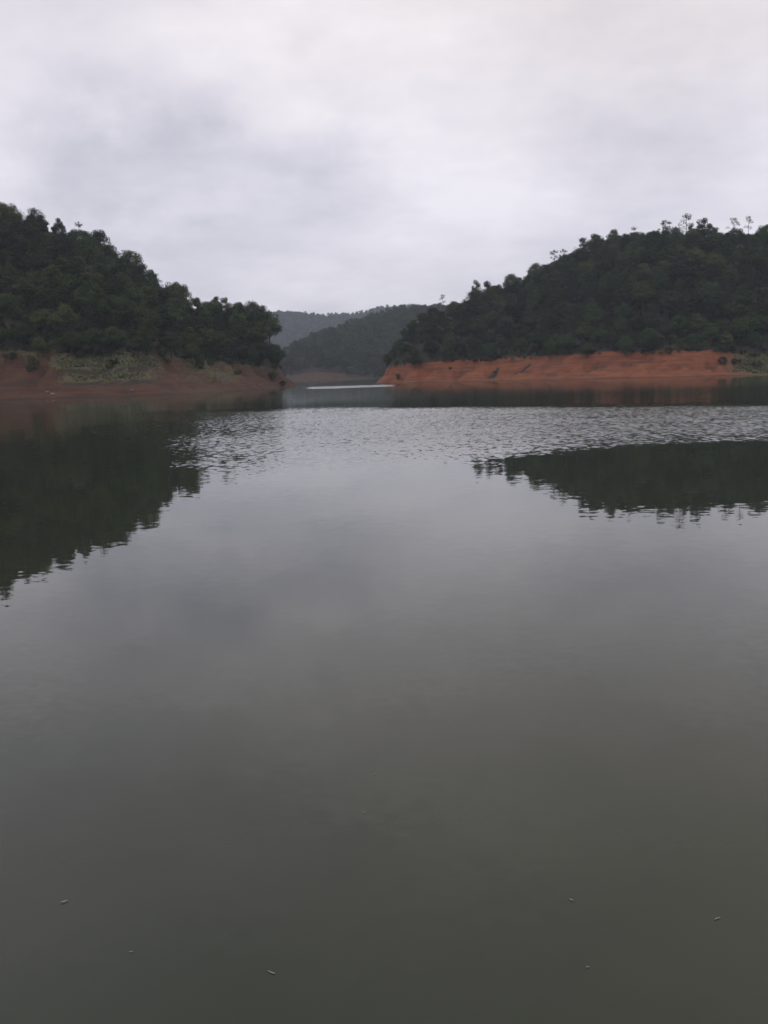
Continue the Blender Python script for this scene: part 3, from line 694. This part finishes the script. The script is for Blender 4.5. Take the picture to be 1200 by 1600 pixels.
for hill, r0, nm, lo, hi, sky_pts, lab in (
    (middle, 5.8, 'forest', .9, 1.5, None, 'hazy wooded slope closing the channel between both headlands'),
    (far, 8.5, 'forest', 1.1, 1.7, None, 'pale blue-grey forest on the farthest ridge')):
    def cond(x, y, h=hill):
        s = h.z(x, y, h.sdn)
        px = px_of_az(x / y)
        if s < h.bank_w * (0.95 if 462 < px < 540 else 0.15): return False
        return 340 < px < 790 and s < h.bank_w + h.slope_w * 1.15
    pts = []
    for (x, y) in poisson(hill, r0, cond):
        i = random.randrange(11); q = random.uniform(lo, hi)
        if hill.z(x, y, hill.sdn) < hill.bank_w + 4: q *= .75
        pts.append((x, y, hill.z(x, y) - .4, random.uniform(0, 6.28), q * random.uniform(.95, 1.2), q, i))
    print(hill.name, len(pts))
    scatter(nm, pts, C_CROWN, lab, 'forest')

# ------------------------------------------------------------------ grass on the terraces and bank edges (stuff)
def tuft(seed):
    random.seed(seed); L = Leaves()
    for _ in range(26):
        a = random.uniform(0, 6.28); r = random.uniform(0, .35); h = random.uniform(.25, .6); lean = random.uniform(.05, .35)
        b = Vector((math.cos(a) * r, math.sin(a) * r, -.05)); tp = b + Vector((math.cos(a) * lean, math.sin(a) * lean, h)); k = len(L.v)
        sx = Vector((-math.sin(a), math.cos(a), 0)) * .035
        L.v += [b - sx, b + sx, tp]; L.f.append((k, k + 1, k + 2)); L.t += [random.random()] * 3
    return L.mesh('tuft', M_GRASS)
C_TUFT = proto_collection('grass_tuft', [tuft(s) for s in (61, 62, 63, 64)])
random.seed(5)
for hill, gf, lab in ((left, left_grass, 'pale dry grass on the stepped terraces of the left bank'), (right, right_grass, 'sparse grass creeping over the right red bank')):
    gm = gf(hill)
    def cond(x, y, h=hill, gm=gm):
        s = h.z(x, y, h.sdn)
        return 2.0 < s < h.bank_w * 1.08 and random.random() < (h.z(x, y, gm) - .45) * 1.3 and -60 < px_of_az(x / y) < 1270
    pts = [(x, y, hill.z(x, y), random.uniform(0, 6.28), random.uniform(.7, 1.5), random.uniform(.6, 1.3), random.randrange(4)) for (x, y) in poisson(hill, .55, cond)]
    print('tufts', len(pts))
    scatter('grass', pts, C_TUFT, lab, 'grass')

# ------------------------------------------------------------------ shrubs and stones on the banks
def on_bank(hill, px, s_want):
    k = az_of(px); best = None
    for d in np.arange(150, 340, .25):
        s = hill.z(k * d, d, hill.sdn)
        if s >= s_want: return (k * d, d, hill.z(k * d, d))
    return None
BUSH = [(left, 55, 9.5, 1.5, 3, 'dark upright bush left of the grass terraces on the left bank'),
        (left, 48, 8.2, .9, 2, 'smaller bush at the foot of the dark upright bush left of terraces'),
        (left, 180, 10.5, 1.2, 0, 'dark bush splitting the top grass terrace on the left bank'),
        (left, 172, 9.6, .7, 1, 'low bush leaning against the bush that splits the top terrace'),
        (left, 262, 12.5, 1.2, 1, 'bush at the right end of the grass terraces under the trees'),
        (left, 312, 11.0, 1.3, 3, 'bush creeping down the bare slope right of the terraces'),
        (left, 330, 12.5, 1.2, 0, 'bush higher beside the one creeping down the bare slope'),
        (left, 372, 9.5, .9, 1, 'small bush on the red slope toward the left headland tip'),
        (left, 425, 7.5, 1.3, 3, 'leafy bush hanging low at the left headland tip'),
        (left, 440, 5.0, 1.2, 0, 'bush nearest the water at the tip of the left headland'),
        (left, 20, 12.0, 1.2, 1, 'bush above the orange earth at the left picture edge'),
        (right, 1150, 7.5, 1.2, 1, 'bush on the green bank at the right picture edge'),
        (right, 1128, 8.8, 1.2, 3, 'bush where the red bank turns green near the right edge'),
        (right, 1182, 8.0, 1.5, 0, 'last bush to the right, over the green bank'),
        (right, 772, 8.4, .6, 1, 'dark low scrub in a gully of the right red bank'),
        (right, 704, 8.5, .8, 0, 'little bush on the upper edge of red bank near its left end'),
        (right, 622, 6.5, .9, 3, 'bush at the tip of the right headland above the red earth'),
        (right, 985, 7.0, .35, 2, 'tiny yellowish scrub alone in the middle of the right red bank')]
for (hill, px, s, sc, i, lab) in BUSH:
    p = on_bank(hill, px, s)
    if p: tag(plant('shrub', SHRUB[i], ('stem', 'foliage'), (p[0], p[1], p[2] - .05), random.uniform(0, 6), (sc, sc, sc)), lab, 'bush', 'shrubs on the bare banks')
def rock_mesh(seed, mat):
    import bmesh
    bm = bmesh.new(); bmesh.ops.create_icosphere(bm, subdivisions=2, radius=.5)
    for v in bm.verts:
        n = mnoise.noise(v.co * 1.9 + Vector((seed * 7.1, 0, 0))); v.co *= 1 + .55 * n; v.co.z *= .65
        v.co.z = max(v.co.z, -.18)
    me = bpy.data.meshes.new('stone'); bm.to_mesh(me); bm.free(); me.materials.append(mat); return me
mr, tr, br = material('pale_stone')
gg = nd(tr, 'ShaderNodeTexCoord'); setin(tr, br.inputs['Base Color'], ramp(tr, noise(tr, gg.outputs['Object'], 3, 4, .6), [(.35, (.09, .065, .05)), (.65, (.22, .17, .14))])); br.inputs['Roughness'].default_value = .9
ROCKS = [rock_mesh(s, mr) for s in (1, 2, 3)]
for (hill, px, s, sc, i, lab) in ((left, 80, 1.6, 1.3, 0, 'pale stone at the water edge in the left cove'), (left, 72, 2.8, 1.0, 1, 'dark-sided stone above the pale one in the left cove'),
        (left, 140, 1.8, .8, 2, 'low stone on the orange rim under the terraces'), (left, 205, 1.5, .9, 0, 'stone at the water below the right half of the terraces'),
        (left, 405, 2.5, .9, 1, 'stone low on the red slope near the left headland tip'), (right, 905, 3.4, .8, 2, 'stone midway along the foot of the right red bank'),
        (right, 1010, 5.5, .7, 0, 'stone high on the right red bank'), (right, 676, 2.5, .8, 1, 'stone near the left end of the right red bank')):
    p = on_bank(hill, px, s)
    if not p: continue
    o = bpy.data.objects.new('stone', ROCKS[i]); col.objects.link(o); o.location = (p[0], p[1], p[2] + .02); o.scale = (sc * .95, sc * .75, sc * .75); o.rotation_euler = (0, 0, random.uniform(0, 6))
    tag(o, lab, 'stone', 'stones on the banks')

# ------------------------------------------------------------------ bits adrift near the camera
mf, tf, bf = material('dry_leaf_litter'); bf.inputs['Base Color'].default_value = (.24, .22, .17, 1); bf.inputs['Roughness'].default_value = .6
def ground_hit(px, py):
    d = px_dir(px, py); t = -CAM_H / d.z; return Vector((d.x * t, d.y * t, 0))
for (px, py, ln, ang, kind, lab) in ((100, 1410, .062, .45, 'leaf', 'pale narrow leaf adrift near the lower left'), (205, 1488, .03, .2, 'leaf', 'tiny leaf speck below the pale narrow leaf at lower left'),
        (893, 1407, .04, 2.4, 'leaf', 'curled leaf adrift right of centre'), (1121, 1436, .055, .5, 'twig', 'short pale twig adrift near the right edge'),
        (586, 1210, .03, 1.2, 'leaf', 'tiny leaf adrift in the middle of the dark water'), (424, 1520, .06, 2.6, 'twig', 'thin twig adrift near the bottom left of centre'),
        (568, 1270, .03, .1, 'leaf', 'small leaf just below the one in mid water'), (918, 1512, .03, .1, 'leaf', 'small leaf speck near the bottom right of centre')):
    c = ground_hit(px, py); ln *= .75
    if kind == 'leaf':
        V = []; F = []; n = 6
        for a in range(n + 1):
            u = a / n - .5; w = .11 * ln * math.cos(u * math.pi) + .0004; zc = .004 + .10 * ln * (2 * u) ** 2
            V += [(u * ln, -w, zc + .06 * ln), (u * ln, 0, zc), (u * ln, w, zc + .06 * ln)]
        for a in range(n):
            for b in range(2): F.append((a * 3 + b, a * 3 + b + 1, a * 3 + b + 4, a * 3 + b + 3))
        o = mesh_obj('floating_leaf', V, F, mf)
    else:
        V = []; F = []; tube(V, F, [(-ln / 2, 0, .004), (-ln * .1, ln * .05, .005), (ln / 2, -ln * .04, .004)], [.0028, .003, .0016], 6); o = mesh_obj('floating_twig', V, F, mf)
    o.location = c; o.rotation_euler = (0, 0, ang)
    tag(o, lab, kind, 'bits drifting on the lake')

# ------------------------------------------------------------------ haze
hx, hy0, hy1, hz0, hz1 = 1500, -60, 2900, -7.5, 210
hv = [(-hx, hy0, hz0), (hx, hy0, hz0), (hx, hy1, hz0), (-hx, hy1, hz0), (-hx, hy0, hz1), (hx, hy0, hz1), (hx, hy1, hz1), (-hx, hy1, hz1)]
hf = [(3, 2, 1, 0), (4, 5, 6, 7), (0, 1, 5, 4), (1, 2, 6, 5), (2, 3, 7, 6), (3, 0, 4, 7)]
hm = bpy.data.materials.new('haze'); hm.use_nodes = True; ht = hm.node_tree; ht.nodes.clear()
ho = nd(ht, 'ShaderNodeOutputMaterial'); pv = nd(ht, 'ShaderNodeVolumePrincipled')
pv.inputs['Color'].default_value = (.74, .84, 1.0, 1); pv.inputs['Density'].default_value = 0.00021; pv.inputs['Anisotropy'].default_value = 0.0
ht.links.new(pv.outputs[0], ho.inputs['Volume'])
tag(mesh_obj('haze', hv, hf, hm), 'thin pale haze over the lake and hills', 'haze', kind='stuff')
